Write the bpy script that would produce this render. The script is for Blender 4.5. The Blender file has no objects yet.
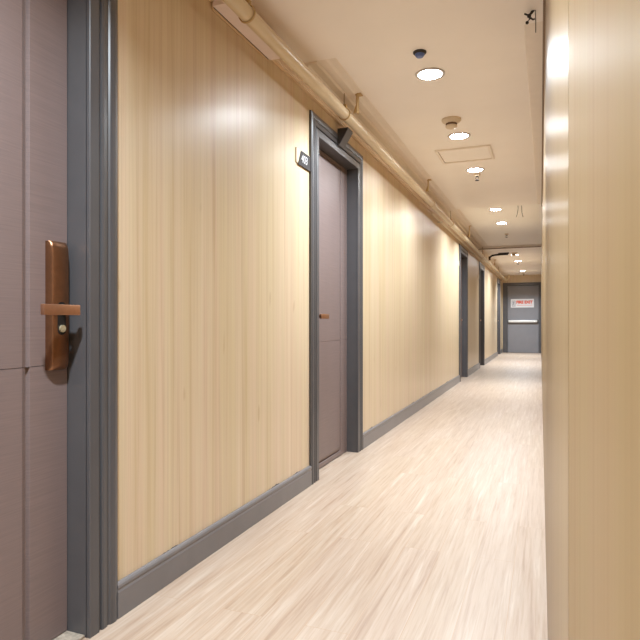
import bpy, bmesh, math, random
from mathutils import Vector, Matrix

random.seed(4)
C = bpy.context.scene.collection
PI = math.pi

# ------------------------------------------------------------------ dimensions
CAM_H = 0.97
YAW = math.atan(226.5 / 580.0)
WX = -1.317            # face of the left wall
CEIL = 2.45
HIN = 2.108            # clear height of the room doors
CASE = 0.125           # casing width
LEAF_X = -1.390        # face of the room door leaves
END_Y = 19.30
BACK_Y = -3.2
RW0, RWS = 0.0205, -0.0090   # right wall: x = RW0 + RWS * y


# ------------------------------------------------------------------ materials
def new_mat(name):
    m = bpy.data.materials.new(name)
    m.use_nodes = True
    nt = m.node_tree
    b = nt.nodes['Principled BSDF']
    return m, nt, b


def srgb(r, g, b):
    def f(c):
        c /= 255.0
        return c / 12.92 if c <= 0.04045 else ((c + 0.055) / 1.055) ** 2.4
    return (f(r), f(g), f(b), 1.0)


def coords(nt, scale, loc=(0, 0, 0)):
    tc = nt.nodes.new('ShaderNodeTexCoord')
    mp = nt.nodes.new('ShaderNodeMapping')
    mp.inputs['Scale'].default_value = scale
    mp.inputs['Location'].default_value = loc
    nt.links.new(tc.outputs['Object'], mp.inputs['Vector'])
    return mp.outputs['Vector']


def noise(nt, vec, scale=1.0, detail=3.0, rough=0.55, dist=0.0):
    n = nt.nodes.new('ShaderNodeTexNoise')
    n.inputs['Scale'].default_value = scale
    n.inputs['Detail'].default_value = detail
    n.inputs['Roughness'].default_value = rough
    n.inputs['Distortion'].default_value = dist
    nt.links.new(vec, n.inputs['Vector'])
    return n.outputs['Fac']


def ramp(nt, fac, stops):
    r = nt.nodes.new('ShaderNodeValToRGB')
    e = r.color_ramp.elements
    while len(e) < len(stops):
        e.new(0.5)
    for i, (p, c) in enumerate(stops):
        e[i].position = p
        e[i].color = c
    nt.links.new(fac, r.inputs['Fac'])
    return r.outputs['Color']


def mix(nt, a, b, fac, mode='MIX'):
    m = nt.nodes.new('ShaderNodeMix')
    m.data_type = 'RGBA'
    m.blend_type = mode
    for sock, v in ((m.inputs[0], fac), (m.inputs[6], a), (m.inputs[7], b)):
        if hasattr(v, 'is_linked'):
            nt.links.new(v, sock)
        else:
            sock.default_value = v
    return m.outputs[2]


def math_node(nt, op, a, b=None, c=None):
    m = nt.nodes.new('ShaderNodeMath')
    m.operation = op
    for i, v in enumerate((a, b, c)):
        if v is None:
            continue
        if hasattr(v, 'is_linked'):
            nt.links.new(v, m.inputs[i])
        else:
            m.inputs[i].default_value = v
    return m.outputs[0]


def bump(nt, b, h, strength=0.1, dist=0.002):
    n = nt.nodes.new('ShaderNodeBump')
    n.inputs['Strength'].default_value = strength
    n.inputs['Distance'].default_value = dist
    nt.links.new(h, n.inputs['Height'])
    nt.links.new(n.outputs['Normal'], b.inputs['Normal'])


def plain(name, col, rough=0.5, metal=0.0, var=0.06, scale=14.0, coat=0.0):
    m, nt, b = new_mat(name)
    v = coords(nt, (1, 1, 1))
    f = noise(nt, v, scale, 4.0)
    lo = tuple(c * (1 - var) for c in col[:3]) + (1,)
    hi = tuple(min(1, c * (1 + var)) for c in col[:3]) + (1,)
    nt.links.new(ramp(nt, f, [(0.3, lo), (0.7, hi)]), b.inputs['Base Color'])
    b.inputs['Roughness'].default_value = rough
    b.inputs['Metallic'].default_value = metal
    b.inputs['Coat Weight'].default_value = coat
    return m


def wood_wall(name, shift=0.0, smear=False, rough=0.30, tint=(0.97, 0.98, 0.98), sheet_end=None, spec=0.5):
    """pale laminate boards with fine upright grain"""
    m, nt, b = new_mat(name)
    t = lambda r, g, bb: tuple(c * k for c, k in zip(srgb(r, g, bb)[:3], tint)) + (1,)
    broad = noise(nt, coords(nt, (9, 9, 0.22), (shift, shift, 0)), 1.0, 2.0, 0.5)
    mid = noise(nt, coords(nt, (30, 30, 0.45), (shift, 3 + shift, 0)), 1.0, 5.0, 0.62, 0.35)
    fine = noise(nt, coords(nt, (110, 110, 0.9), (0, shift, 2)), 1.0, 2.0, 0.5)
    hue = noise(nt, coords(nt, (15, 15, 0.35), (9, shift, 4)), 1.0, 2.0, 0.5)
    c1 = ramp(nt, broad, [(0.30, t(212, 187, 154)), (0.5, t(219, 197, 167)), (0.72, t(225, 206, 180))])
    c2 = ramp(nt, mid, [(0.28, t(196, 166, 130)), (0.46, t(218, 195, 165)), (0.62, t(223, 203, 174)), (0.8, t(236, 222, 200))])
    c = mix(nt, c1, c2, 0.64)
    c3 = ramp(nt, fine, [(0.3, (0.88, 0.86, 0.83, 1)), (0.55, (1, 1, 1, 1))])
    c = mix(nt, c, c3, 0.6, 'MULTIPLY')
    c4 = ramp(nt, hue, [(0.35, (1.0, 0.965, 0.985, 1)), (0.5, (0.98, 0.98, 0.96, 1)), (0.65, (0.96, 0.97, 0.89, 1))])
    c = mix(nt, c, c4, 0.9, 'MULTIPLY')
    # a few small knots and dark dashes
    kn = noise(nt, coords(nt, (16, 16, 5), (5, shift, 1)), 1.0, 1.0, 0.5)
    kf = ramp(nt, kn, [(0.735, (0, 0, 0, 1)), (0.80, (1, 1, 1, 1))])
    kf2 = nt.nodes.new('ShaderNodeSeparateColor')
    nt.links.new(kf, kf2.inputs['Color'])
    kfac = math_node(nt, 'MULTIPLY', kf2.outputs[0], 0.28)
    c = mix(nt, c, t(168, 126, 84), kfac)
    if smear:   # grey skirting paint smeared onto the boards just above the skirting
        tc = nt.nodes.new('ShaderNodeTexCoord')
        sp = nt.nodes.new('ShaderNodeSeparateXYZ')
        nt.links.new(tc.outputs['Object'], sp.inputs[0])
        nz = noise(nt, coords(nt, (1, 4.5, 1.0)), 1.0, 4.0, 0.65)
        nz = math_node(nt, 'SUBTRACT', nz, 0.5)
        edge = math_node(nt, 'MULTIPLY_ADD', nz, 0.10, 0.107)
        sf = math_node(nt, 'LESS_THAN', sp.outputs[2], edge)
        c = mix(nt, c, srgb(112, 104, 100), sf)
    nt.links.new(c, b.inputs['Base Color'])
    b.inputs['Roughness'].default_value = rough
    b.inputs['Specular IOR Level'].default_value = spec
    if sheet_end is not None:    # the sheet before this joint has a duller finish
        tc2 = nt.nodes.new('ShaderNodeTexCoord')
        sp2 = nt.nodes.new('ShaderNodeSeparateXYZ')
        nt.links.new(tc2.outputs['Object'], sp2.inputs[0])
        lt = math_node(nt, 'LESS_THAN', sp2.outputs[1], sheet_end)
        nt.links.new(math_node(nt, 'MULTIPLY_ADD', lt, 0.16, rough), b.inputs['Roughness'])
    bump(nt, b, mid, 0.05, 0.001)
    return m


def floor_mat():
    m, nt, b = new_mat('vinyl_plank_floor')
    tc = nt.nodes.new('ShaderNodeTexCoord')
    sp = nt.nodes.new('ShaderNodeSeparateXYZ')
    nt.links.new(tc.outputs['Object'], sp.inputs[0])
    cb = nt.nodes.new('ShaderNodeCombineXYZ')
    nt.links.new(math_node(nt, 'ADD', sp.outputs[1], 12 - 0.95 + 0.44), cb.inputs[0])
    nt.links.new(math_node(nt, 'ADD', sp.outputs[0], 1.17 + 0.15 * 20), cb.inputs[1])
    br = nt.nodes.new('ShaderNodeTexBrick')
    br.offset = 0.37
    br.inputs['Scale'].default_value = 1.0
    br.inputs['Brick Width'].default_value = 1.2
    br.inputs['Row Height'].default_value = 0.15
    br.inputs['Mortar Size'].default_value = 0.0011
    br.inputs['Mortar Smooth'].default_value = 0.3
    br.inputs['Color1'].default_value = (0, 0, 0, 1)
    br.inputs['Color2'].default_value = (1, 1, 1, 1)
    br.inputs['Mortar'].default_value = (0.5, 0.5, 0.5, 1)
    nt.links.new(cb.outputs[0], br.inputs['Vector'])
    sc = nt.nodes.new('ShaderNodeSeparateColor')
    nt.links.new(br.outputs['Color'], sc.inputs['Color'])
    # plank-shifted grain coordinates
    cb2 = nt.nodes.new('ShaderNodeCombineXYZ')
    nt.links.new(math_node(nt, 'MULTIPLY', sp.outputs[0], 40.0), cb2.inputs[0])
    nt.links.new(math_node(nt, 'MULTIPLY', sp.outputs[1], 1.5), cb2.inputs[1])
    nt.links.new(math_node(nt, 'MULTIPLY', sc.outputs[0], 9.0), cb2.inputs[2])
    g = noise(nt, cb2.outputs[0], 1.0, 5.0, 0.60, 0.45)
    cb3 = nt.nodes.new('ShaderNodeCombineXYZ')
    nt.links.new(math_node(nt, 'MULTIPLY', sp.outputs[0], 110.0), cb3.inputs[0])
    nt.links.new(math_node(nt, 'MULTIPLY', sp.outputs[1], 4.0), cb3.inputs[1])
    nt.links.new(math_node(nt, 'MULTIPLY', sc.outputs[0], 5.0), cb3.inputs[2])
    g2 = noise(nt, cb3.outputs[0], 1.0, 3.0, 0.6, 0.4)
    base = mix(nt, srgb(180, 159, 137), srgb(184, 164, 152), sc.outputs[0])
    grain = ramp(nt, g, [(0.28, srgb(156, 128, 106)), (0.42, srgb(179, 155, 134)), (0.56, srgb(186, 165, 146)), (0.72, srgb(203, 187, 171))])
    c = mix(nt, base, grain, 0.72)
    f2 = ramp(nt, g2, [(0.32, (0.84, 0.79, 0.75, 1)), (0.56, (1, 1, 1, 1))])
    c = mix(nt, c, f2, 0.75, 'MULTIPLY')
    mf = math_node(nt, 'MULTIPLY', br.outputs['Fac'], 0.6)
    c = mix(nt, c, srgb(176, 140, 112), mf)
    nt.links.new(c, b.inputs['Base Color'])
    b.inputs['Roughness'].default_value = 0.38
    bump(nt, b, g, 0.05, 0.001)
    return m


def door_mat(name, col):
    m, nt, b = new_mat(name)
    n1 = noise(nt, coords(nt, (30, 5, 260)), 1.0, 3.0, 0.6)
    n2 = noise(nt, coords(nt, (3, 6, 1.2)), 1.0, 2.0, 0.5)
    lo = tuple(c * 0.90 for c in col[:3]) + (1,)
    hi = tuple(c * 1.08 for c in col[:3]) + (1,)
    c = ramp(nt, n1, [(0.3, lo), (0.7, hi)])
    c2 = ramp(nt, n2, [(0.3, (0.93, 0.93, 0.93, 1)), (0.7, (1, 1, 1, 1))])
    nt.links.new(mix(nt, c, c2, 1.0, 'MULTIPLY'), b.inputs['Base Color'])
    b.inputs['Roughness'].default_value = 0.42
    bump(nt, b, n1, 0.15, 0.001)
    return m


def glow(name, col, strength):
    m, nt, b = new_mat(name)
    b.inputs['Base Color'].default_value = (0.9, 0.9, 0.9, 1)
    b.inputs['Emission Color'].default_value = col
    b.inputs['Emission Strength'].default_value = strength
    return m


M = {}
M['wood'] = wood_wall('pale_wood_laminate', 0.0, smear=True, rough=0.34)
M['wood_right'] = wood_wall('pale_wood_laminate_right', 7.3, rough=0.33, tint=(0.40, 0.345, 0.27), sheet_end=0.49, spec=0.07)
M['wood_end'] = wood_wall('pale_wood_laminate_end', 2.1, rough=0.35)
M['floor'] = floor_mat()
M['ceiling'] = plain('cream_ceiling_paint', srgb(251, 245, 239), 0.45, var=0.015, scale=3)
M['ceiling_pale_glow'] = plain('off_white_ceiling_paint_and_glow', srgb(252, 248, 242), 0.45, var=0.015, scale=3)  # lighter off-white is part paint tone, part lamp glow put into the colour
M['molding'] = plain('cream_molding_paint', srgb(240, 231, 220), 0.45, var=0.02)
M['grey'] = plain('grey_gloss_paint', srgb(82, 80, 82), 0.34, var=0.05, scale=9)
M['grey_base'] = plain('grey_skirting_paint', srgb(117, 113, 114), 0.28, var=0.05, scale=9)
M['leaf'] = door_mat('mauve_brown_door_skin', srgb(126, 109, 106))
M['exit_leaf'] = plain('grey_steel_door_paint', srgb(128, 126, 130), 0.45, var=0.04, scale=5)
M['bronze'] = plain('antique_bronze', srgb(138, 98, 72), 0.34, 0.85, var=0.10, scale=40)
M['bronze_light'] = plain('worn_bronze', srgb(182, 136, 108), 0.32, 0.85, var=0.08, scale=40)
M['black'] = plain('black_plastic', srgb(28, 24, 22), 0.5)
M['key'] = plain('pale_brass', srgb(206, 192, 160), 0.35, 0.6)
M['stone'] = plain('speckled_threshold_stone', srgb(172, 158, 142), 0.4, var=0.35, scale=60)
M['pipe'] = plain('cream_pipe_paint', srgb(218, 200, 168), 0.28, var=0.04, scale=8)
M['trunk'] = plain('tan_trunking_plastic', srgb(214, 186, 148), 0.38, var=0.03)
M['trunk_face'] = plain('pale_pinkish_plastic', srgb(236, 220, 212), 0.45, var=0.03)
M['bracket'] = plain('ochre_painted_steel', srgb(190, 160, 112), 0.5)
M['rod'] = plain('dull_steel_rod', srgb(160, 140, 112), 0.5, 0.3)
M['white'] = plain('white_plastic', srgb(246, 246, 246), 0.4, var=0.02)
M['chrome'] = plain('brushed_chrome_ring', srgb(190, 186, 180), 0.3, 0.7, var=0.03)
M['cream_plastic'] = plain('aged_cream_plastic', srgb(222, 204, 178), 0.45, var=0.03)
M['brown_plastic'] = plain('brown_grille', srgb(110, 84, 62), 0.5)
M['dark_metal'] = plain('dark_metal', srgb(48, 42, 39), 0.55, 0.0)
M['blue'] = plain('blue_grey_lens', srgb(92, 112, 170), 0.3)
M['sign_dark'] = plain('dark_brown_sign_plate', srgb(46, 37, 35), 0.75)
M['sign_cream'] = plain('cream_sign_plate', srgb(216, 200, 172), 0.4, var=0.02)
M['sign_white'] = plain('white_sign_print', srgb(222, 220, 222), 0.7, var=0.01)
M['sign_red'] = plain('orange_red_print', srgb(222, 92, 66), 0.5)
M['sign_ink'] = plain('dark_grey_print', srgb(86, 84, 100), 0.5)
M['steel'] = plain('bright_satin_steel', srgb(228, 226, 224), 0.3, 0.15, var=0.02)
M['gap'] = plain('brown_shadow_gap_strip', srgb(140, 118, 98), 0.6)
M['lamp'] = glow('lamp_glass', (0.93, 0.97, 1.0, 1), 70.0)


# ------------------------------------------------------------------ mesh helpers
def box(bm, x0, x1, y0, y1, z0, z1):
    v = [bm.verts.new(p) for p in ((x0, y0, z0), (x1, y0, z0), (x1, y1, z0), (x0, y1, z0),
                                   (x0, y0, z1), (x1, y0, z1), (x1, y1, z1), (x0, y1, z1))]
    fs = []
    for f in ((3, 2, 1, 0), (4, 5, 6, 7), (0, 1, 5, 4), (1, 2, 6, 5), (2, 3, 7, 6), (3, 0, 4, 7)):
        fs.append(bm.faces.new([v[i] for i in f]))
    return v


def rbox(bm, x0, x1, y0, y1, z0, z1, r=0.004, seg=2):
    t = bmesh.new()
    box(t, x0, x1, y0, y1, z0, z1)
    bmesh.ops.bevel(t, geom=t.edges[:], offset=r, segments=seg, affect='EDGES', profile=0.5)
    me = bpy.data.meshes.new('tmp')
    t.to_mesh(me)
    t.free()
    bm.from_mesh(me)
    bpy.data.meshes.remove(me)


def prism_y(bm, prof, y0, y1):
    """closed profile of (x, z) swept along y"""
    a = [bm.verts.new((x, y0, z)) for x, z in prof]
    b = [bm.verts.new((x, y1, z)) for x, z in prof]
    n = len(prof)
    for i in range(n):
        bm.faces.new((a[i], a[(i + 1) % n], b[(i + 1) % n], b[i]))
    bm.faces.new(a[::-1])
    bm.faces.new(b)


def cyl(bm, p0, p1, r, seg=20, r1=None):
    p0, p1 = Vector(p0), Vector(p1)
    d = p1 - p0
    rot = d.to_track_quat('Z', 'Y').to_matrix().to_4x4()
    bmesh.ops.create_cone(bm, cap_ends=True, segments=seg, radius1=r, radius2=r if r1 is None else r1,
                          depth=d.length, matrix=Matrix.Translation((p0 + p1) / 2) @ rot)


def tube(bm, pts, r, seg=8):
    pts = [Vector(p) for p in pts]
    rings = []
    for i, p in enumerate(pts):
        d = (pts[min(i + 1, len(pts) - 1)] - pts[max(i - 1, 0)]).normalized()
        up = Vector((0, 0, 1)) if abs(d.z) < 0.9 else Vector((1, 0, 0))
        u = d.cross(up).normalized()
        w = u.cross(d).normalized()
        rings.append([bm.verts.new(p + r * (math.cos(2 * PI * k / seg) * u + math.sin(2 * PI * k / seg) * w)) for k in range(seg)])
    for a, b in zip(rings, rings[1:]):
        for k in range(seg):
            bm.faces.new((a[k], a[(k + 1) % seg], b[(k + 1) % seg], b[k]))
    bm.faces.new(rings[0][::-1])
    bm.faces.new(rings[-1])


def lathe(bm, prof, c, seg=32):
    """profile of (radius, dz) turned round the upright axis through c"""
    rings = []
    for r, dz in prof:
        if r < 1e-6:
            rings.append([bm.verts.new((c[0], c[1], c[2] + dz))])
        else:
            rings.append([bm.verts.new((c[0] + r * math.cos(2 * PI * k / seg), c[1] + r * math.sin(2 * PI * k / seg), c[2] + dz)) for k in range(seg)])
    for a, b in zip(rings, rings[1:]):
        for k in range(seg):
            q = [a[k % len(a)], a[(k + 1) % len(a)], b[(k + 1) % len(b)], b[k % len(b)]]
            u = []
            for v in q:
                if v not in u:
                    u.append(v)
            if len(u) > 2:
                bm.faces.new(u)


def ring_y(bm, c, R, r, seg=28, sub=8):
    """torus round an axis along y"""
    rows = []
    for i in range(seg):
        a = 2 * PI * i / seg
        row = []
        for j in range(sub):
            b = 2 * PI * j / sub
            q = R + r * math.cos(b)
            row.append(bm.verts.new((c[0] + q * math.cos(a), c[1] + 1.6 * r * math.sin(b), c[2] + q * math.sin(a))))
        rows.append(row)
    for i in range(seg):
        for j in range(sub):
            bm.faces.new((rows[i][j], rows[(i + 1) % seg][j], rows[(i + 1) % seg][(j + 1) % sub], rows[i][(j + 1) % sub]))


def obj(name, bm, m, parent=None, smooth=False, origin=None):
    bmesh.ops.recalc_face_normals(bm, faces=bm.faces[:])
    me = bpy.data.meshes.new(name)
    bm.to_mesh(me)
    bm.free()
    me.materials.append(M[m])
    if smooth:
        for p in me.polygons:
            p.use_smooth = True
        try:
            me.set_sharp_from_angle(angle=math.radians(38))
        except Exception:
            pass
    o = bpy.data.objects.new(name, me)
    C.objects.link(o)
    if parent:
        o.parent = parent
    return o


def tag(o, label=None, cat=None, group=None, kind=None):
    for k, v in (('label', label), ('category', cat), ('group', group), ('kind', kind)):
        if v:
            o[k] = v
    return o


def empty(name, loc=(0, 0, 0), label=None, cat=None, group=None, kind=None):
    o = bpy.data.objects.new(name, None)
    o.empty_display_size = 0.1
    C.objects.link(o)
    o.location = loc
    return tag(o, label, cat, group, kind)


def copy_tree(o, parent=None):
    c = o.copy()
    C.objects.link(c)
    c.parent = parent
    for ch in list(o.children):
        copy_tree(ch, c)
    return c


def text_mesh(name, body, size, place, m, parent, shear=0.0, sx=1.0, thick=0.0008, bold=0.0):
    """flat lettering; place(u, v, w) maps text space to the world"""
    cu = bpy.data.curves.new(name, 'FONT')
    cu.body = body
    cu.size = size
    cu.align_x = 'CENTER'
    cu.align_y = 'CENTER'
    cu.shear = shear
    cu.extrude = thick
    cu.offset = bold
    t = bpy.data.objects.new(name + '_curve', cu)
    C.objects.link(t)
    bpy.context.view_layer.update()
    me = bpy.data.meshes.new_from_object(t.evaluated_get(bpy.context.evaluated_depsgraph_get()))
    bpy.data.objects.remove(t)
    bpy.data.curves.remove(cu)
    for v in me.vertices:
        v.co = place(v.co.x * sx, v.co.y, v.co.z)
    me.name = name
    me.materials.clear()
    me.materials.append(M[m])
    o = bpy.data.objects.new(name, me)
    C.objects.link(o)
    o.parent = parent
    return o


# ------------------------------------------------------------------ doors' places along the left wall (clear openings)
OPEN = [(0.598, 1.398), (3.321, 4.115), (9.655, 10.455), (12.625, 13.425), (17.42, 18.22)]

# ------------------------------------------------------------------ room shell
bm = bmesh.new()
box(bm, -2.0, 0.5, BACK_Y - 0.3, END_Y + 0.6, -0.2, 0.0)
tag(obj('floor', bm, 'floor'), 'pale pinkish wood plank floor running down the corridor', 'floor', kind='structure')

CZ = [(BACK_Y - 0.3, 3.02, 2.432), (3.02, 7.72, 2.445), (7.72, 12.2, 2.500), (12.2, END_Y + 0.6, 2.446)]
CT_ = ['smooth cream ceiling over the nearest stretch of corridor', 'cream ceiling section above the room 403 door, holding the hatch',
       'off-white raised ceiling section, its paleness partly painted lamp glow, in the middle of the corridor', 'cream ceiling section in front of the exit door']
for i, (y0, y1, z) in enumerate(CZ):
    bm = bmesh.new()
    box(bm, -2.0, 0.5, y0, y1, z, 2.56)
    tag(obj('ceiling' if i == 0 else 'ceiling.%03d' % i, bm, 'ceiling_pale_glow' if i == 2 else 'ceiling'), CT_[i], 'ceiling', kind='structure')


def ceil_at(y):
    return next(z for a, b, z in CZ if a <= y < b)


bm = bmesh.new()
ys = BACK_Y - 0.3
for a, b in OPEN:
    box(bm, -1.75, WX, ys, a - 0.03, 0.0, 2.56)
    box(bm, -1.75, WX, a - 0.03, b + 0.03, HIN + 0.03, 2.56)
    ys = b + 0.03
box(bm, -1.75, WX, ys, END_Y + 0.4, 0.0, 2.56)
tag(obj('wall_left', bm, 'wood'), 'long pale wood-grain laminate wall with the grey-framed doors', 'wall', kind='structure')

bm = bmesh.new()
ang = math.atan(RWS)
ya, yb = BACK_Y - 0.3, END_Y + 0.4
xa, xb = RW0 + RWS * ya, RW0 + RWS * yb
# one slab, with a fine open joint at y = 0.49
for (p, q) in ((ya, 0.489), (0.492, yb)):
    xp, xq = RW0 + RWS * p, RW0 + RWS * q
    v = [bm.verts.new(c) for c in ((xp, p, 0), (xp + 0.3, p, 0), (xq + 0.3, q, 0), (xq, q, 0),
                                   (xp, p, 2.56), (xp + 0.3, p, 2.56), (xq + 0.3, q, 2.56), (xq, q, 2.56))]
    for f in ((3, 2, 1, 0), (4, 5, 6, 7), (0, 1, 5, 4), (1, 2, 6, 5), (2, 3, 7, 6), (3, 0, 4, 7)):
        bm.faces.new([v[i] for i in f])
tag(obj('wall_right', bm, 'wood_right'), 'pale wood-grain laminate wall close by on the right', 'wall', kind='structure')

bm = bmesh.new()
box(bm, -1.75, -1.292, END_Y, END_Y + 0.3, 0, 2.56)
box(bm, -0.158, 0.3, END_Y, END_Y + 0.3, 0, 2.56)
box(bm, -1.292, -0.158, END_Y, END_Y + 0.3, 2.21, 2.56)
tag(obj('wall_far', bm, 'wood_end'), 'pale wood-grain wall above the grey exit door', 'wall', kind='structure')
bm = bmesh.new()
box(bm, -1.75, 0.5, BACK_Y - 0.3, BACK_Y, 0, 2.56)
tag(obj('wall_back', bm, 'wood_end'), 'pale wood-grain wall closing the corridor behind the viewer', 'wall', kind='structure')

# ---- skirting pieces between the door frames
segs = [(BACK_Y, OPEN[0][0] - CASE)] + [(OPEN[i][1] + CASE, OPEN[i + 1][0] - CASE) for i in range(4)] + [(OPEN[4][1] + CASE, END_Y)]
where = ['before the nearest door', 'between the nearest door and the room 403 door', 'between the room 403 door and the second far door',
         'between the first two far doors', 'between the two farthest doors', 'between the farthest door and the exit door']
where[2] = 'from the room 403 door to the next door along'
for i, (a, b) in enumerate(segs):
    bm = bmesh.new()
    h = 0.115
    prism_y(bm, [(WX, 0), (WX + 0.016, 0), (WX + 0.016, h - 0.030), (WX + 0.014, h - 0.024), (WX + 0.014, h - 0.018),
                 (WX + 0.016, h - 0.014), (WX + 0.015, h - 0.006), (WX + 0.011, h - 0.001), (WX + 0.006, h), (WX, h)], a, b)
    tag(obj('baseboard_left' if i == 0 else 'baseboard_left.%03d' % i, bm, 'grey_base'),
        'grey skirting board ' + where[i], 'skirting board', kind='structure')

# ---- ceiling edge mouldings and the strip over the right wall
n = 1
for y0, y1, z, txt in ((3.02, 7.72, 2.445, 'above the room 403 door'), (7.72, 12.2, 2.500, 'in the brighter middle section')):
    bm = bmesh.new()
    prism_y(bm, [(WX, z), (WX, z - 0.040), (-1.255, z - 0.040), (-1.245, z - 0.028), (-1.205, z - 0.024), (-1.195, z - 0.014),
                 (-1.150, z - 0.012), (-1.135, z - 0.004), (-1.10, z - 0.004), (-1.096, z)], y0, y1)
    tag(obj('trim_%d' % n, bm, 'molding'), 'stepped cream ceiling moulding on the left, ' + txt, 'moulding', kind='structure')
    n += 1
bm = bmesh.new()
y0, y1, z = 3.02, 7.72, 2.445
prism_y(bm, [(-0.105, z), (-0.10, z - 0.008), (-0.04, z - 0.010), (0.03, z - 0.010), (0.03, z)], y0, y1)
tag(obj('trim_%d' % n, bm, 'molding'), 'flat cream moulding along the right edge of the ceiling', 'moulding', kind='structure')
n += 1
bm = bmesh.new()
for y0, y1, z in ((BACK_Y, 3.02, 2.432), (3.02, 7.72, 2.435)):
    a0, a1 = RW0 + RWS * y0, RW0 + RWS * y1
    v = [bm.verts.new(c) for c in ((a0 - 0.010, y0, z - 0.03), (a0, y0, z - 0.03), (a1, y1, z - 0.03), (a1 - 0.010, y1, z - 0.03),
                                   (a0 - 0.010, y0, z), (a0, y0, z), (a1, y1, z), (a1 - 0.010, y1, z))]
    for f in ((3, 2, 1, 0), (4, 5, 6, 7), (0, 1, 5, 4), (1, 2, 6, 5), (2, 3, 7, 6), (3, 0, 4, 7)):
        bm.faces.new([v[i] for i in f])
tag(obj('trim_%d' % n, bm, 'gap'), 'thin brown strip where the right wall meets the ceiling', 'trim', kind='structure')
n += 1

bm = bmesh.new()
box(bm, -1.30, -0.10, 12.180, 12.198, 2.444, 2.458)
tag(obj('trim_%d' % n, bm, 'gap'), 'thin dark joint strip across the far ceiling', 'trim', kind='structure')
n += 1

# ------------------------------------------------------------------ door frames
PROF = [(0.0, 0.0), (0.0, 0.013), (0.002, 0.015), (0.040, 0.015), (0.044, 0.012), (0.046, 0.005), (0.052, 0.005), (0.054, 0.013),
        (0.060, 0.016), (0.076, 0.014), (0.080, 0.010), (0.085, 0.010), (0.089, 0.015), (0.100, 0.018), (0.110, 0.018), (0.118, 0.015),
        (CASE, 0.013), (CASE, 0.0)]


def door_frame(name, a, b, label, stone=False):
    e = empty(name, (WX, (a + b) / 2, 0), label, 'door frame', kind='structure')
    off = e.location

    def P(x, y, z):
        return (x - off.x, y - off.y, z)
    bm = bmesh.new()
    rows = []
    for o, p in PROF:
        x = WX + p
        rows.append([bm.verts.new(P(x, y, z)) for y, z in ((a - o, 0), (a - o, HIN + o), (b + o, HIN + o), (b + o, 0))])
    k = len(rows)
    for i in range(k):
        r0, r1 = rows[i], rows[(i + 1) % k]
        for j in range(3):
            bm.faces.new((r0[j], r0[j + 1], r1[j + 1], r1[j]))
    bm.faces.new([r[0] for r in rows])
    bm.faces.new([r[3] for r in rows][::-1])
    obj('casing', bm, 'grey', e)
    # lining of the opening, with the stop the leaf closes against behind it
    bm = bmesh.new()
    for y0, y1, z0, z1 in ((a - 0.03, a, 0, HIN), (b, b + 0.03, 0, HIN), (a - 0.03, b + 0.03, HIN, HIN + 0.03)):
        box(bm, -1.52 - off.x, WX + 0.002 - off.x, y0 - off.y, y1 - off.y, z0, z1)
    obj('jamb', bm, 'grey', e)
    if not stone:
        return e
    bm = bmesh.new()
    rbox(bm, -1.52 - off.x, WX - 0.004 - off.x, a - off.y, b - off.y, 0.0, 0.009, 0.003)
    obj('threshold', bm, 'stone', e)
    return e


FR = ['grey moulded door frame of the nearest door, filling the left edge', 'grey moulded door frame beside the 403 room sign',
      'grey door frame third along the wall, after the longest stretch of wood wall',
      'grey door frame second from the exit door', 'grey door frame nearest the exit door, half hidden by distance']
FR[4] = 'narrow grey door frame nearest the exit door'
for (a, b), t in zip(OPEN, FR):
    door_frame('trim_%d' % n, a, b, t, a < 1)
    n += 1


# ------------------------------------------------------------------ room doors
def leaf_mesh(a, b, a0):
    """panelled leaf: two raised panels outlined by grooves, a seam across between them"""
    bm = bmesh.new()
    y0, y1, z0, z1 = a + 0.003, b - 0.003, (0.012 if a0 < 1 else 0.006), HIN - 0.003
    x = 0.0
    t = 0.045

    def quad(p):
        bm.faces.new([bm.verts.new(q) for q in p])
    ST = 0.139
    pans = [(0.036, 0.8390, 1, 0.0), (0.8410, 2.085, 0.0, 1)]
    py0, py1 = y0 + ST, y1 - ST
    F = lambda ya, yb, za, zb: quad([(x, ya, za), (x, yb, za), (x, yb, zb), (x, ya, zb)])
    # stiles, rails
    F(y0, py0, z0, 0.8390), F(y0, py0, 0.8410, z1)
    F(py1, y1, z0, 0.8390), F(py1, y1, 0.8410, z1)
    F(py0, py1, z0, pans[0][0]), F(py0, py1, pans[1][1], z1)
    
    # seam
    d = 0.003
    quad([(x, y0, 0.8390), (x, y1, 0.8390), (x - d, y1, 0.8396), (x - d, y0, 0.8396)])
    quad([(x - d, y0, 0.8396), (x - d, y1, 0.8396), (x - d, y1, 0.8404), (x - d, y0, 0.8404)])
    quad([(x - d, y0, 0.8404), (x - d, y1, 0.8404), (x, y1, 0.8410), (x, y0, 0.8410)])
    # panels
    for za, zb, kb, kt in pans:
        loops = []
        for ins, dx in ((0, 0), (0.004, -0.010), (0.009, -0.012), (0.013, -0.004), (0.030, 0.0035)):
            loops.append([(x + dx, py0 + ins, za + ins * kb), (x + dx, py1 - ins, za + ins * kb), (x + dx, py1 - ins, zb - ins * kt), (x + dx, py0 + ins, zb - ins * kt)])
        for l0, l1 in zip(loops, loops[1:]):
            for i in range(4):
                quad([l0[i], l0[(i + 1) % 4], l1[(i + 1) % 4], l1[i]])
        quad(loops[-1])
    # edges and back
    quad([(x, y0, z0), (x, y0, z1), (x - t, y0, z1), (x - t, y0, z0)])
    quad([(x, y1, z0), (x - t, y1, z0), (x - t, y1, z1), (x, y1, z1)])
    quad([(x, y0, z1), (x, y1, z1), (x - t, y1, z1), (x - t, y0, z1)])
    quad([(x, y0, z0), (x - t, y0, z0), (x - t, y1, z0), (x, y1, z0)])
    quad([(x - t, y0, z0), (x - t, y0, z1), (x - t, y1, z1), (x - t, y1, z0)])
    bmesh.ops.remove_doubles(bm, verts=bm.verts[:], dist=1e-5)
    return bm


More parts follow.
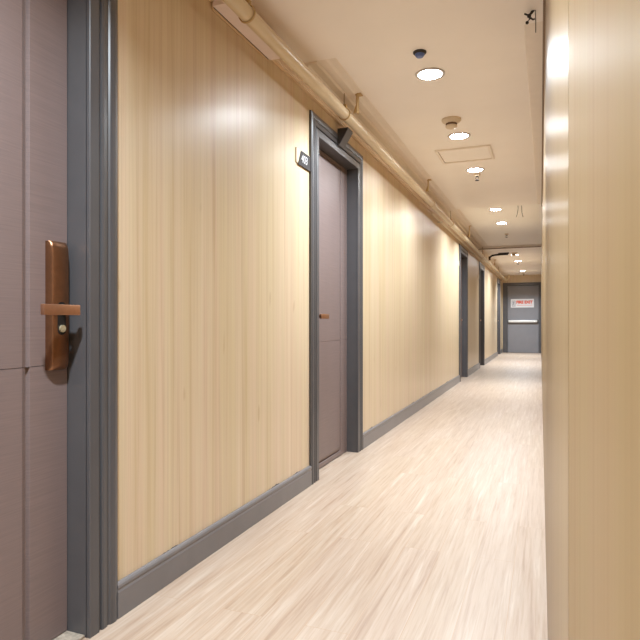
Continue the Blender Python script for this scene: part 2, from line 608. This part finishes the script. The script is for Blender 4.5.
def capsule(bm, x0, x1, yc, za, zb, r, seg=12):
    pts = [(yc + r * math.cos(PI * k / seg), zb + r * math.sin(PI * k / seg)) for k in range(seg + 1)]
    pts += [(yc - r * math.cos(PI * k / seg), za - r * math.sin(PI * k / seg)) for k in range(seg + 1)]
    f = [bm.verts.new((x1, y, z)) for y, z in pts]
    g = [bm.verts.new((x0, y, z)) for y, z in pts]
    m_ = len(pts)
    bm.faces.new(f)
    bm.faces.new(g[::-1])
    for i in range(m_):
        bm.faces.new((f[i], g[i], g[(i + 1) % m_], f[(i + 1) % m_]))


def plate_mesh(yc):
    """tall escutcheon, its face bowed and rounded over at the top and bottom"""
    bm = bmesh.new()
    hw = 0.034
    z0, z1, t = 0.826, 1.212, 0.031
    cols = [(-hw, 0.0), (-hw, 0.62), (-hw + 0.004, 0.86), (-hw + 0.012, 0.97), (-0.010, 1.0), (0.010, 1.0), (hw - 0.012, 0.97), (hw - 0.004, 0.86), (hw, 0.62), (hw, 0.0)]
    L = z1 - z0
    rows = [(0.0, 0.0), (0.0, 0.62), (0.006, 0.82), (0.016, 0.95), (0.034, 1.0), (L - 0.040, 1.0), (L - 0.020, 0.94), (L - 0.007, 0.80), (L, 0.58), (L, 0.0)]
    g = [[bm.verts.new((t * cx * rz, yc + cy, z0 + dz)) for cy, cx in cols] for dz, rz in rows]
    for i in range(len(rows) - 1):
        for j in range(len(cols) - 1):
            bm.faces.new((g[i][j], g[i][j + 1], g[i + 1][j + 1], g[i + 1][j]))
    bmesh.ops.remove_doubles(bm, verts=bm.verts[:], dist=1e-5)
    return bm


def make_door(name, a, b, side, label):
    """side +1: handle at the far edge of the opening, -1: at the near edge"""
    yc0 = (a + b) / 2
    e = empty(name, (LEAF_X, yc0, 0), label, 'door', 'room doors along the left wall', kind='structure')
    obj('leaf', leaf_mesh(a - yc0, b - yc0, a), 'leaf', e)
    yh = (b - 0.053 if side > 0 else a + 0.053) - yc0
    pl = obj('handle_plate', plate_mesh(yh), 'bronze', e, True)
    bm = bmesh.new()
    capsule(bm, 0.028, 0.0322, yh - 0.002, 0.946, 1.016, 0.0150)
    obj('keyhole_slot', bm, 'black', pl)
    bm = bmesh.new()
    cyl(bm, (0.0315, yh - 0.002, 0.950), (0.0375, yh - 0.002, 0.950), 0.0110, 20)
    obj('lock_cylinder', bm, 'key', pl, True)
    bm = bmesh.new()
    cyl(bm, (0.031, yh - 0.002, 1.010), (0.080, yh - 0.002, 1.006), 0.0105, 20)
    yo = yh - side * 0.122
    rbox(bm, 0.074, 0.090, min(yo, yh + side * 0.013), max(yo, yh + side * 0.013), 0.990, 1.021, 0.003, 2)
    obj('lever', bm, 'bronze_light', pl, True)
    return e


DL = ['mauve-brown panelled door with a bronze lever, nearest on the left',
      'mauve-brown door set back behind the frame marked 403',
      'recessed door third along the left wall with a small brown lever',
      'recessed door second from the exit door on the left wall',
      'recessed door nearest the exit door on the left wall']
for i, ((a, b), t) in enumerate(zip(OPEN, DL)):
    make_door('door_%d' % (i + 1), a, b, 1 if i == 0 else -1, t)

# ------------------------------------------------------------------ exit door at the far end
bm = bmesh.new()
for x0, x1, z0, z1 in ((-1.292, -1.152, 0, 2.21), (-0.226, -0.158, 0, 2.21), (-1.152, -0.226, 2.112, 2.21)):
    box(bm, x0, x1, END_Y - 0.015, END_Y + 0.2, z0, z1)
tag(obj('trim_%d' % n, bm, 'grey'), 'plain grey frame round the exit door at the corridor end', 'door frame', kind='structure')
n += 1
ex = empty('door_6', (-0.689, END_Y + 0.02, 0), 'plain grey exit door with a push bar at the corridor end', 'door', kind='structure')
bm = bmesh.new()
rbox(bm, -0.460, 0.460, 0.0, 0.05, 0.006, 2.108, 0.004)
obj('leaf', bm, 'exit_leaf', ex)
bm = bmesh.new()
rbox(bm, -0.435, 0.425, -0.075, -0.035, 0.955, 1.030, 0.012, 3)
pb = obj('push_bar', bm, 'steel', ex, True)
for s in (-0.40, 0.405):
    bm = bmesh.new()
    rbox(bm, s - 0.04, s + 0.04, -0.045, 0.0, 0.945, 1.040, 0.006)
    obj('bar_bracket', bm, 'dark_metal', pb)

sg = empty('exit_sign', (-0.71, END_Y + 0.019, 1.56), 'white sign with orange-red lettering on the grey exit door', 'sign')
bm = bmesh.new()
rbox(bm, -0.345, 0.345, -0.006, 0.0, -0.135, 0.135, 0.002)
obj('sign_board', bm, 'sign_white', sg)
bm = bmesh.new()
for x0, x1, z0, z1 in ((-0.305, -0.205, 0.070, 0.078), (-0.305, -0.205, -0.098, -0.088), (-0.305, -0.297, -0.098, 0.078), (-0.213, -0.205, -0.098, 0.078)):
    box(bm, x0, x1, -0.0075, -0.006, z0, z1)
# walking figure
cyl(bm, (-0.252, -0.0075, 0.045), (-0.252, -0.006, 0.045), 0.013, 14)
for pts in (((-0.254, 0.030), (-0.262, -0.018)), ((-0.262, -0.018), (-0.240, -0.045)), ((-0.240, -0.045), (-0.246, -0.075)),
            ((-0.262, -0.018), (-0.278, -0.050)), ((-0.278, -0.050), (-0.292, -0.055)), ((-0.254, 0.026), (-0.232, 0.002)), ((-0.256, 0.026), (-0.280, 0.004))):
    tube(bm, [(p[0], -0.0068, p[1]) for p in pts], 0.007, 6)
obj('pictogram', bm, 'sign_ink', sg)
text_mesh('lettering', 'FIRE EXIT', 0.122, lambda u, v, w: (0.062 + u, -0.0065 + w * 0.5, 0.030 + v), 'sign_red', sg, sx=0.95, bold=0.008)
bm = bmesh.new()
box(bm, -0.165, 0.295, -0.0072, -0.006, -0.068, -0.058)
obj('underline', bm, 'sign_red', sg)

# ------------------------------------------------------------------ room number plates
PL = ['dark plate reading 403 beside the nearer grey door frame', 'small plain plate at the left of the third door frame',
      'small plain plate at the left of the door frame second from the exit', 'small plain plate at the left of the door frame nearest the exit']
for i, (a, b) in enumerate(OPEN[1:]):
    yr = a - CASE
    e = empty('room_sign', (WX, yr, 1.912), PL[i], 'sign', 'room number plates')
    bm = bmesh.new()
    rbox(bm, 0.0, 0.006, -0.203, -0.003, -0.040, 0.044, 0.0015)
    obj('backing_plate', bm, 'sign_cream', e)
    if i == 0:
        bm = bmesh.new()
        pr = [(-0.182, -0.047), (-0.002, -0.047), (-0.002, 0.038), (-0.140, 0.040)]
        f = [bm.verts.new((0.0095, y, z)) for y, z in pr]
        g = [bm.verts.new((0.0055, y, z)) for y, z in pr]
        bm.faces.new(f)
        bm.faces.new(g[::-1])
        for k in range(4):
            bm.faces.new((f[k], g[k], g[(k + 1) % 4], f[(k + 1) % 4]))
        obj('number_panel', bm, 'sign_dark', e)
        text_mesh('numerals', '403', 0.066, lambda u, v, w: (0.0100 + w * 0.4, -0.096 + u, -0.004 + v), 'sign_white', e, shear=0.10, sx=0.92, bold=0.0002)

# ------------------------------------------------------------------ overhead pipe, trunking, hangers
PX, PZ, PR = -1.20, 2.295, 0.033
e = empty('overhead_pipe', (PX, 0, PZ), 'cream painted pipe running along the top of the left wall', 'pipe')
bm = bmesh.new()
cyl(bm, (0, BACK_Y + 0.01, 0), (0, 18.85, 0), PR, 32)
obj('pipe_run', bm, 'pipe', e, True)
bm = bmesh.new()
tube(bm, [(0, 18.85, 0), (0.004, 18.93, 0), (0.03, 18.98, 0.002), (0.07, 19.0, 0.01), (0.10, 19.0, 0.05), (0.105, 19.0, 0.10), (0.105, 19.0, ceil_at(19) - PZ - 0.003)], PR, 16)
obj('elbow', bm, 'pipe', e, True)
for y in (6.55, 12.6, 18.75):
    bm = bmesh.new()
    cyl(bm, (0, y - 0.05, 0), (0, y + 0.05, 0), PR + 0.007, 28)
    cyl(bm, (0, y - 0.06, 0), (0, y - 0.05, 0), PR + 0.003, 28)
    cyl(bm, (0, y + 0.05, 0), (0, y + 0.06, 0), PR + 0.003, 28)
    obj('coupling', bm, 'pipe', e, True)

HT = ['above the wood panel before room 403', 'over the room 403 door', 'at the ceiling step by the bright middle lamp',
      'between the third and fourth doors', 'near the exit end of the corridor']
for y, t in zip((2.21, 3.50, 7.90, 12.05, 16.2), HT):
    top = ceil_at(y) - (0.020 if 3.02 < y < 12.2 else 0)
    e = empty('pipe_hanger', (PX, y, PZ), 'ring hanger clamped round the overhead pipe ' + t, 'pipe hanger', 'hangers of the overhead pipe')
    bm = bmesh.new()
    ring_y(bm, (0, 0, 0), PR + 0.0045, 0.0035)
    obj('clamp_ring', bm, 'bracket', e, True)
    bm = bmesh.new()
    rbox(bm, -0.012, 0.016, -0.012, 0.012, PR + 0.004, PR + 0.026, 0.003)
    obj('clamp_ear', bm, 'bracket', e)
    bm = bmesh.new()
    cyl(bm, (0, 0, PR + 0.02), (0, 0, top - PZ), 0.0042, 10)
    obj('rod', bm, 'rod', e, True)

BT = ['just past the hanger over room 403', 'over the middle of the long wood wall', 'over the third door frame', 'between the far doors']
for y, t in zip((3.58, 5.99, 9.43, 14.3), BT):
    z = ceil_at(y)
    lo = 2.318
    bm = bmesh.new()
    # angle bracket: a plate down from the ceiling with a tapering web to the pipe
    box(bm, -0.004, 0.004, -0.022, 0.022, lo - z, -0.003)
    f = [(-0.028, lo - z + 0.004), (0.0, lo - z + 0.004), (0.0, -0.045)]
    v0 = [bm.verts.new((x, -0.004, q)) for x, q in f]
    v1 = [bm.verts.new((x, 0.004, q)) for x, q in f]
    bm.faces.new(v0)
    bm.faces.new(v1[::-1])
    for k in range(3):
        bm.faces.new((v0[k], v1[k], v1[(k + 1) % 3], v0[(k + 1) % 3]))
    box(bm, -0.03, 0.03, -0.022, 0.022, -0.012, 0.0)
    o = obj('pipe_bracket', bm, 'bracket')
    o.location = (PX + 0.062, y, z)
    tag(o, 'ochre angle bracket beside the overhead pipe ' + t, 'bracket', 'angle brackets of the overhead pipe')

e = empty('cable_trunking', (WX + 0.001, 0, 2.313), 'slim tan cable trunking fixed behind the overhead pipe', 'trunking')
for q0, q1 in ((BACK_Y + 0.01, 2.098), (2.662, END_Y - 0.01)):
    bm = bmesh.new()
    prism_y(bm, [(0, 0), (0.020, 0), (0.020, 0.050), (0, 0.050)], q0, q1)
    obj('trunk', bm, 'trunk', e)
    bm = bmesh.new()
    prism_y(bm, [(0.020, 0.006), (0.026, 0.009), (0.026, 0.044), (0.020, 0.047)], q0, q1)
    obj('cover', bm, 'trunk', e)

e = empty('mounted_cable_box', (WX + 0.001, 2.12, 2.288), 'short pale cable box behind the pipe at the top edge', 'cable box')
bm = bmesh.new()
rbox(bm, 0.0075, 0.070, -0.012, 0.532, 0.010, 0.075, 0.002)
obj('box_body', bm, 'trunk_face', e)
bm = bmesh.new()
rbox(bm, 0.0, 0.0055, -0.005, 0.520, 0.0, 0.060, 0.0015)
obj('back_flange', bm, 'trunk', e)
bm = bmesh.new()
box(bm, 0.0055, 0.0075, 0.0, 0.515, 0.0095, 0.05)
obj('lid_joint', bm, 'black', e)

bm = bmesh.new()
tube(bm, [(-1.268, 6.9, 2.262), (-1.268, 9.0, 2.262), (-1.268, 13.0, 2.262), (-1.268, 18.8, 2.262)], 0.011, 10)
e = empty('conduit', (-1.268, 6.9, 2.262), 'thin cream conduit below the overhead pipe, starting midway along', 'conduit')
t_ = obj('conduit_run', bm, 'pipe', e, True)
for v in t_.data.vertices:
    v.co -= e.location
for y in (0.65, 4.4, 8.2):
    bm = bmesh.new()
    ring_y(bm, (0, y, 0), 0.0135, 0.0028, 18, 6)
    rbox(bm, -0.046, -0.013, y - 0.012, y + 0.012, -0.007, 0.007, 0.002)
    obj('clip', bm, 'chrome', e)

# wedge-shaped grey bracket on the head of the 403 frame
e = empty('wedge_bracket', (WX + 0.016, 3.70, 2.15), 'small grey wedge box on the head of the 403 door frame', 'wedge box')
bm = bmesh.new()
pr = [(0.001, 0.0), (0.014, 0.0), (0.075, 0.100), (0.075, 0.112), (0.001, 0.112)]
v0 = [bm.verts.new((x, -0.05, z)) for x, z in pr]
v1 = [bm.verts.new((x, 0.05, z)) for x, z in pr]
bm.faces.new(v0)
bm.faces.new(v1[::-1])
for k in range(5):
    bm.faces.new((v0[k], v1[k], v1[(k + 1) % 5], v0[(k + 1) % 5]))
obj('wedge_body', bm, 'grey', e)
bm = bmesh.new()
pr = [(0.006, 0.012), (0.018, 0.012), (0.070, 0.098), (0.070, 0.106), (0.006, 0.106)]
v0 = [bm.verts.new((x, -0.052, z)) for x, z in pr]
v1 = [bm.verts.new((x, -0.0495, z)) for x, z in pr]
bm.faces.new(v0)
bm.faces.new(v1[::-1])
for k in range(5):
    bm.faces.new((v0[k], v1[k], v1[(k + 1) % 5], v0[(k + 1) % 5]))
obj('end_cap', bm, 'dark_metal', e)

# ------------------------------------------------------------------ things on the ceiling
LX = -0.645
LIGHTS = [(-2.2, 'unseen behind the viewer, adding ambient light to the near end', 1.2), (0.50, 'above the nearest door', 1.35),  # first one is unseen, added behind the viewer as ambient for the near end
          (3.45, 'nearest of the row, with a grey ring, before the smoke detector', 1.05),
          (4.68, 'between the nearer smoke detector and the ceiling hatch', 0.4),
          (5.78, 'just past the ceiling hatch, with a dark sprinkler head against it', 0.5),
          (8.20, 'glaring brightest at the ceiling step', 0.75), (9.35, 'just past the ceiling step', 0.9),
          (13.40, 'beside the farther smoke detector', 0.9), (14.8, 'second from the exit door', 0.9),
          (17.70, 'closest to the exit door', 1.6)]
POWER = 25.0


def make_downlight():
    e = empty('downlight', (LX, 0, CEIL))
    bm = bmesh.new()
    lathe(bm, [(0.070, 0.0), (0.070, -0.004), (0.0725, -0.0065), (0.080, -0.0075), (0.0865, -0.005), (0.088, 0.0)], (0, 0, 0), 40)
    obj('trim_ring', bm, 'chrome', e, True)
    bm = bmesh.new()
    lathe(bm, [(0.070, 0.0), (0.070, -0.0045), (0.050, -0.0055), (0.0, -0.006)], (0, 0, 0), 40)
    obj('lamp_lens', bm, 'lamp', e, True)
    return e


proto = make_downlight()
for i, (y, t, r) in enumerate(LIGHTS):
    e = proto if i == 0 else copy_tree(proto)
    e.location = (LX, y, ceil_at(y))
    tag(e, 'round ceiling downlight ' + t, 'ceiling light', 'ceiling downlights')
for i, (y, t, r) in enumerate(LIGHTS):
    ld = bpy.data.lights.new('lamp_light', 'AREA')
    ld.shape = 'DISK'
    ld.size = 0.11
    ld.energy = POWER * r
    ld.color = (0.80, 0.92, 1.01)
    ld.spread = math.radians(140)
    lo = bpy.data.objects.new('lamp_light', ld)
    C.objects.link(lo)
    lo.location = (LX, y, ceil_at(y) - 0.009)

for y, t in ((4.28, 'in front of the second downlight'), (13.02, 'far down the corridor')):
    e = empty('smoke_detector', (LX, y, ceil_at(y)), 'round cream smoke detector ' + t, 'smoke detector', 'smoke detectors')
    bm = bmesh.new()
    lathe(bm, [(0.0, 0.0), (0.070, 0.0), (0.070, -0.010), (0.062, -0.020), (0.046, -0.030), (0.0, -0.030)], (0, 0, 0), 36)
    obj('base', bm, 'cream_plastic', e, True)
    bm = bmesh.new()
    lathe(bm, [(0.0, -0.030), (0.036, -0.030), (0.036, -0.046), (0.0, -0.046)], (0, 0, 0), 32)
    for k in range(10):
        a = 2 * PI * k / 10
        box(bm, 0.036 * math.cos(a) - 0.004, 0.036 * math.cos(a) + 0.004, 0.036 * math.sin(a) - 0.004, 0.036 * math.sin(a) + 0.004, -0.046, -0.030)
    obj('grille', bm, 'brown_plastic', e)
    bm = bmesh.new()
    lathe(bm, [(0.0, -0.046), (0.042, -0.046), (0.042, -0.054), (0.036, -0.062), (0.020, -0.068), (0.0, -0.069)], (0, 0, 0), 32)
    obj('sensing_cap', bm, 'cream_plastic', e, True)

for y, t, white in ((5.96, 'against the downlight past the ceiling hatch', False), (10.55, 'with a small dark head, past the ceiling step', False),
                    (15.02, 'against the downlight second from the exit door', False), (18.75, 'with a dark head, over the exit door', False)):
    e = empty('sprinkler', (LX, y, ceil_at(y)), 'ceiling sprinkler ' + t, 'sprinkler', 'ceiling sprinklers')
    bm = bmesh.new()
    R = 0.090 if white else 0.034
    lathe(bm, [(0.0, 0.0), (R, 0.0), (R - 0.002, -0.006), (R * 0.72, -0.018), (0.016, -0.022), (0.0, -0.022)], (0, 0, 0), 36)
    obj('escutcheon', bm, 'white' if white else 'cream_plastic', e, True)
    bm = bmesh.new()
    cyl(bm, (0, 0, -0.012), (0, 0, -0.030), 0.014, 14, 0.011)
    for s in (-1, 1):
        tube(bm, [(s * 0.011, 0, -0.028), (s * 0.017, 0, -0.040), (s * 0.004, 0, -0.056)], 0.003, 6)
    cyl(bm, (0, 0, -0.055), (0, 0, -0.062), 0.006, 10)
    obj('sprinkler_head', bm, 'dark_metal', e)
    bm = bmesh.new()
    lathe(bm, [(0.0, -0.060), (0.021, -0.061), (0.021, -0.064), (0.0, -0.065)], (0, 0, 0), 18)
    obj('deflector', bm, 'dark_metal', e)

e = empty('ceiling_sensor', (LX, 3.15, ceil_at(3.15)), 'small blue and dark ceiling sensor just before the nearest downlight', 'sensor')
bm = bmesh.new()
lathe(bm, [(0.0, 0.0), (0.036, 0.0), (0.036, -0.006), (0.030, -0.012), (0.0, -0.012)], (0, 0, 0), 28)
obj('base', bm, 'dark_metal', e, True)
bm = bmesh.new()
lathe(bm, [(0.026, -0.012), (0.025, -0.020), (0.018, -0.028), (0.0, -0.031)], (0, 0, 0), 24)
obj('lens', bm, 'blue', e, True)

# access hatch
HX0, HX1, HY0, HY1 = -0.895, -0.435, 5.00, 5.43
hz = ceil_at(5.3)
e = empty('access_hatch', ((HX0 + HX1) / 2, (HY0 + HY1) / 2, hz), 'square cream access hatch in the ceiling past the second downlight', 'ceiling hatch')
hx, hy = (HX1 - HX0) / 2, (HY1 - HY0) / 2
bm = bmesh.new()
for x0, x1, y0, y1 in ((-hx, hx, -hy, -hy + 0.022), (-hx, hx, hy - 0.022, hy), (-hx, -hx + 0.022, -hy + 0.022, hy - 0.022), (hx - 0.022, hx, -hy + 0.022, hy - 0.022)):
    box(bm, x0, x1, y0, y1, -0.012, 0.0)
obj('hatch_frame', bm, 'molding', e)
bm = bmesh.new()
rbox(bm, -hx + 0.026, hx - 0.026, -hy + 0.026, hy - 0.026, -0.005, 0.0, 0.002)
obj('hatch_panel', bm, 'ceiling', e)

# loose wires
for i, (x, y, b, t) in enumerate(((-0.350, 8.05, 0.02, 'left of the pair'), (-0.305, 8.07, -0.02, 'right of the pair'))):
    z = ceil_at(y)
    bm = bmesh.new()
    tube(bm, [(0, 0, 0), (0.002, 0, -0.04), (-b * 0.2, 0, -0.09), (-b * 0.9, 0.0, -0.150)], 0.0042, 6)
    o = obj('hanging_wire', bm, 'dark_metal', smooth=True)
    o.location = (x, y, z)
    tag(o, 'short dark wire hanging by the ceiling step, ' + t, 'wire', 'pair of hanging wires')

# frayed stub of cable near the right wall
e = empty('cable_stub', (-0.055, 2.90, 2.432), 'frayed dark cable ends poking from the ceiling by the right wall', 'cable end')
for pts in (((0, 0, 0), (-0.010, 0, -0.012), (-0.022, 0, -0.020), (-0.042, 0, -0.008)),
            ((-0.022, 0, -0.020), (-0.010, 0, -0.004), (-0.004, 0, 0.0)),
            ((-0.020, 0, -0.018), (-0.018, 0, -0.036), (-0.030, 0, -0.050)),
            ((-0.018, 0, -0.030), (-0.004, 0, -0.042), (0.004, 0.0, -0.040)),
            ((0.006, 0, 0.0), (0.008, 0, -0.05), (0.008, 0, -0.105))):
    bm = bmesh.new()
    tube(bm, pts, 0.0042 if pts[0] != (0.006, 0, 0.0) else 0.0022, 6)
    obj('strand', bm, 'dark_metal', e, True)
bm = bmesh.new()
bmesh.ops.create_icosphere(bm, subdivisions=2, radius=0.010, matrix=Matrix.Translation((-0.021, 0, -0.022)))
bmesh.ops.create_icosphere(bm, subdivisions=2, radius=0.008, matrix=Matrix.Translation((-0.030, 0, -0.052)))
obj('insulating_tape', bm, 'black', e, True)

# dark curved arm reaching out from the pipe under the far ceiling
e = empty('curved_bracket', (-1.16, 12.95, 2.33), 'dark curved arm reaching from the pipe under the far ceiling', 'bracket arm')
bm = bmesh.new()
tube(bm, [(0.022, 0, 0.0), (0.03, 0, 0.035), (0.07, 0, 0.066), (0.14, 0, 0.078), (0.24, 0, 0.084), (0.40, 0, 0.084)], 0.020, 10)
obj('arm', bm, 'black', e, True)
bm = bmesh.new()
rbox(bm, 0.0, 0.04, -0.03, 0.03, -0.03, 0.05, 0.005)
obj('mount', bm, 'dark_metal', e)
bm = bmesh.new()
rbox(bm, 0.20, 0.42, -0.035, 0.035, 0.092, ceil_at(12.95) - 2.33, 0.004)
obj('ceiling_plate', bm, 'dark_metal', e)

# ------------------------------------------------------------------ camera, world, view
cam = bpy.data.cameras.new('camera')
cam.sensor_width = 36
cam.lens = 580 / 640 * 36
cam.shift_y = 2 / 640
cam.clip_start = 0.005
co = bpy.data.objects.new('camera', cam)
C.objects.link(co)
co.location = (0, 0, CAM_H)
co.rotation_euler = (PI / 2, 0, YAW)
sc = bpy.context.scene
sc.camera = co
w = bpy.data.worlds.new('world')
w.use_nodes = True
w.node_tree.nodes['Background'].inputs[0].default_value = (0.02, 0.02, 0.02, 1)
sc.world = w
sc.view_settings.view_transform = 'Standard'
sc.view_settings.look = 'None'
sc.view_settings.gamma = 1
sc.view_settings.use_curve_mapping = False
sc.view_settings.exposure = 0.80
sc.cycles.max_bounces = 16
sc.cycles.diffuse_bounces = 10
sc.cycles.glossy_bounces = 4
